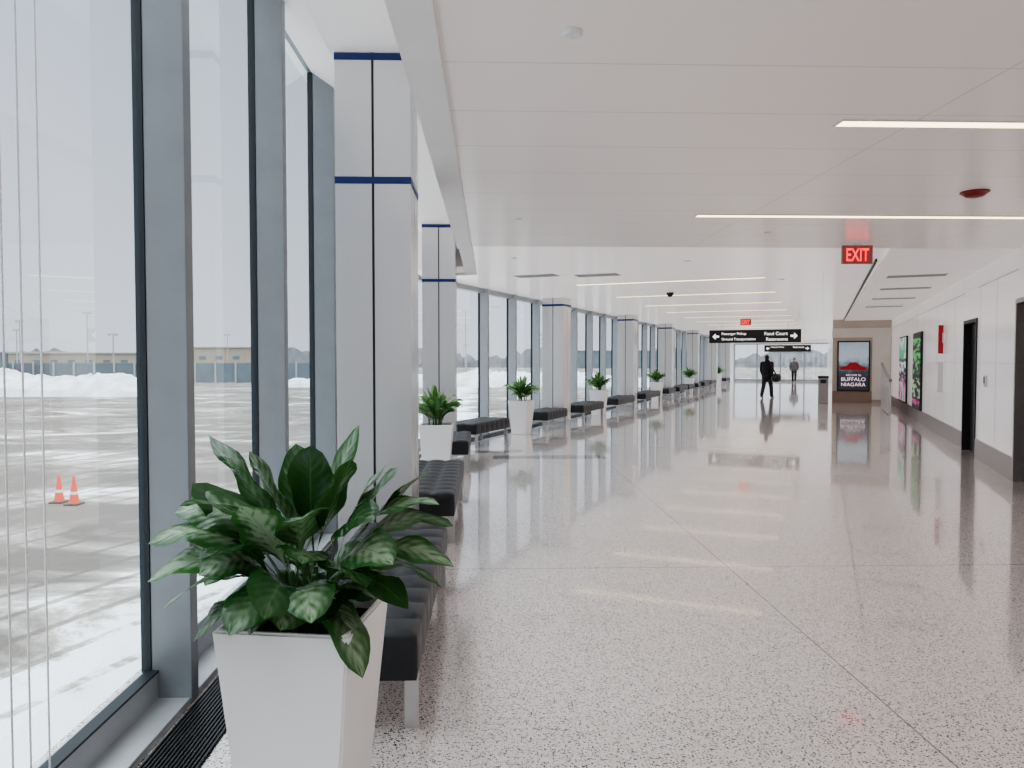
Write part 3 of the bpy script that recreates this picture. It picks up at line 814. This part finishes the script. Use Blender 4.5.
# ------------------------------------------------------------ outside
GZ = -1.8
bm = bmesh.new()
v = [bm.verts.new((x, y, GZ)) for x, y in ((-600, -300), (300, -300), (300, 700), (-600, 700))]; bm.faces.new(v)
o = obj_from_bm("ground", bm, M["ground"]); o["kind"] = "structure"
from mathutils import noise as nz
def bank(name, cx, cy, L, W, H, rz, seed, label):
    bm = bmesh.new(); nx, ny = 120, 22
    g_ = [[None]*(ny+1) for _ in range(nx+1)]
    for i in range(nx+1):
        for j in range(ny+1):
            s, t = i/nx, j/ny
            x, y = (s-.5)*L, (t-.5)*W
            env = (math.sin(math.pi*s)**.3 if 0 < s < 1 else 0)*(math.sin(math.pi*t)**.6 if 0 < t < 1 else 0)
            n_ = nz.noise(Vector((x*.12+seed, y*.3, 0)))*.35+nz.noise(Vector((x*.9, y*.9, seed)))*.25+nz.noise(Vector((x*2.2, y*2.2, seed)))*.14
            g_[i][j] = bm.verts.new((x, y, max(0, env*H*(.85+n_))))
    for i in range(nx):
        for j in range(ny): bm.faces.new((g_[i][j], g_[i+1][j], g_[i+1][j+1], g_[i][j+1]))
    o = obj_from_bm(name, bm, M["snow"], (cx, cy, GZ), rz); thing(o, label, "snow bank")
bank("snow_bank", -48, 72, 30, 10, 2.5, .05, 1, "tall ploughed snow bank on the airfield apron")
bank("snow_bank", -5, 95, 50, 9, 2.0, 0, 2, "low ploughed snow bank on the airfield apron")
# barrier
e = empty("blast_fence", (-35, 110, GZ)); 
box("panel", -75, 10, -.2, .2, 0, 2.9, M["greyb"], parent=e)
bm = bmesh.new(); x = -75
while x <= 10: bbox(bm, x-.12, x+.12, -.35, -.2, 0, 3.1); x += 3
obj_from_bm("post", bm, M["vent"], parent=e)
thing(e, "long blue-grey barrier fence across the airfield", "fence")
def building(x, y, w, h, d, m_, label):
    e = empty("building", (x, y, GZ))
    box("body", -w/2, w/2, 0, d, 0, h, m_, parent=e)
    box("roof", -w/2-.4, w/2+.4, -.4, d, h, h+.3, M["vent"], parent=e)
    bm = bmesh.new(); q = -w/2+2
    while q < w/2-3: bbox(bm, q, q+2, -.06, 0, h*.5, h*.65); q += 5
    obj_from_bm("window_strip", bm, M["greyb"], parent=e)
    thing(e, label, "building")
for x, y, w, h, m_, l in ((-125, 210, 36, 5.2, M["tan"], "low tan airport building with dark windows"), (-92, 220, 26, 7.0, M["tan"], "tan flat-roofed airport building with dark windows"),
                       (-190, 260, 60, 6, M["greyb"], "long grey hangar building with dark windows"), (-50, 240, 24, 5.4, M["tan"], "long tan airport building with dark windows"),
                       (45, 300, 60, 7, M["greyb"], "grey flat-roofed hangar with dark windows")):
    building(x, y, w, h, 15, m_, l)
bm = bmesh.new(); rnd = random.Random(4); n_ = 260
top = []
for i in range(n_+1): top.append(5+2.5*rnd.random()+2*math.sin(i*.21))
lo = [bm.verts.new((-330+480*i/n_, 330, 0)) for i in range(n_+1)]; hi = [bm.verts.new((-330+480*i/n_, 330, top[i])) for i in range(n_+1)]
for i in range(n_): bm.faces.new((lo[i], lo[i+1], hi[i+1], hi[i]))
o = obj_from_bm("tree_line", bm, M["trees"], (0, 0, GZ)); thing(o, "distant line of bare winter trees", "trees"); o["kind"] = "stuff"
def pole(x, y, h):
    e = empty("light_pole", (x, y, GZ))
    bm = bmesh.new(); tube(bm, (0, 0, 0), (0, 0, h), .16, .1, 8); obj_from_bm("mast", bm, M["vent"], parent=e)
    bm = bmesh.new(); bbox(bm, -.7, .7, -.06, .06, h-.1, h)
    for q in (-.6, .6): bbox(bm, q-.2, q+.2, -.25, .1, h-.35, h-.1)
    obj_from_bm("lamp_head", bm, M["vent"], parent=e)
    thing(e, "tall grey airfield floodlight pole", "light pole", "airfield light poles")
for x, y, h in ((-86, 150, 13), (-101, 152, 11.5), (-107, 160, 10), (-73, 190, 10), (-10, 160, 14), (15, 150, 13), (-70, 130, 8)): pole(x, y, h)
def cone(x, y, lean=0):
    e = empty("traffic_cone", (x, y, GZ)); 
    bm = bmesh.new(); bbox(bm, -.16, .16, -.16, .16, 0, .035, 0, .008); obj_from_bm("base", bm, M["black"], parent=e)
    bm = bmesh.new(); lathe(bm, [(.115, .035), (.085, .22), (.085, .221)]); lathe(bm, [(.052, .44), (.026, .66), (.018, .67)]); lathe(bm, [(.0855, .22), (.073, .31)]) ; lathe(bm, [(.073, .31), (.0525, .44)])
    obj_from_bm("body", bm, M["orange"], parent=e)
    bm = bmesh.new(); lathe(bm, [(.085, .245), (.076, .305)]); 
    for v in bm.verts: v.co.x *= 1.02; v.co.y *= 1.02
    obj_from_bm("reflective_collar", bm, M["wband"], parent=e)
    thing(e, "orange traffic cone with white collar standing on the snow", "traffic cone", "traffic cones on the apron")
cone(-10.65, 17.3); cone(-10.15, 17.05)

# ------------------------------------------------------------ light + world (overcast: zenith brighter than horizon)
w = bpy.data.worlds.new("World"); bpy.context.scene.world = w; w.use_nodes = True
nt = w.node_tree; bg = nt.nodes["Background"]
tc = nt.nodes.new("ShaderNodeTexCoord"); sp = nt.nodes.new("ShaderNodeSeparateXYZ"); nt.links.new(tc.outputs["Generated"], sp.inputs[0])
r = nt.nodes.new("ShaderNodeValToRGB"); el = r.color_ramp.elements
el[0].color = (.172, .163, .174, 1); el[1].color = (1, .985, .975, 1); el[1].position = .95
q = el.new(.42); q.color = (.122, .119, .138, 1)
nt.links.new(sp.outputs[2], r.inputs["Fac"]); nt.links.new(r.outputs[0], bg.inputs[0]); bg.inputs[1].default_value = 4.3
bpy.context.scene.view_settings.look = 'AgX - Medium High Contrast'
bpy.context.scene.view_settings.exposure = 1.0

cam = bpy.data.cameras.new("Camera"); co = bpy.data.objects.new("Camera", cam); C.objects.link(co)
co.location = (0, 0, 1.55); co.rotation_euler = (math.radians(90-1.857), 0, 0)
cam.sensor_width = 36; cam.lens = 26.0; cam.clip_end = 2000; cam.clip_start = .05
bpy.context.scene.camera = co
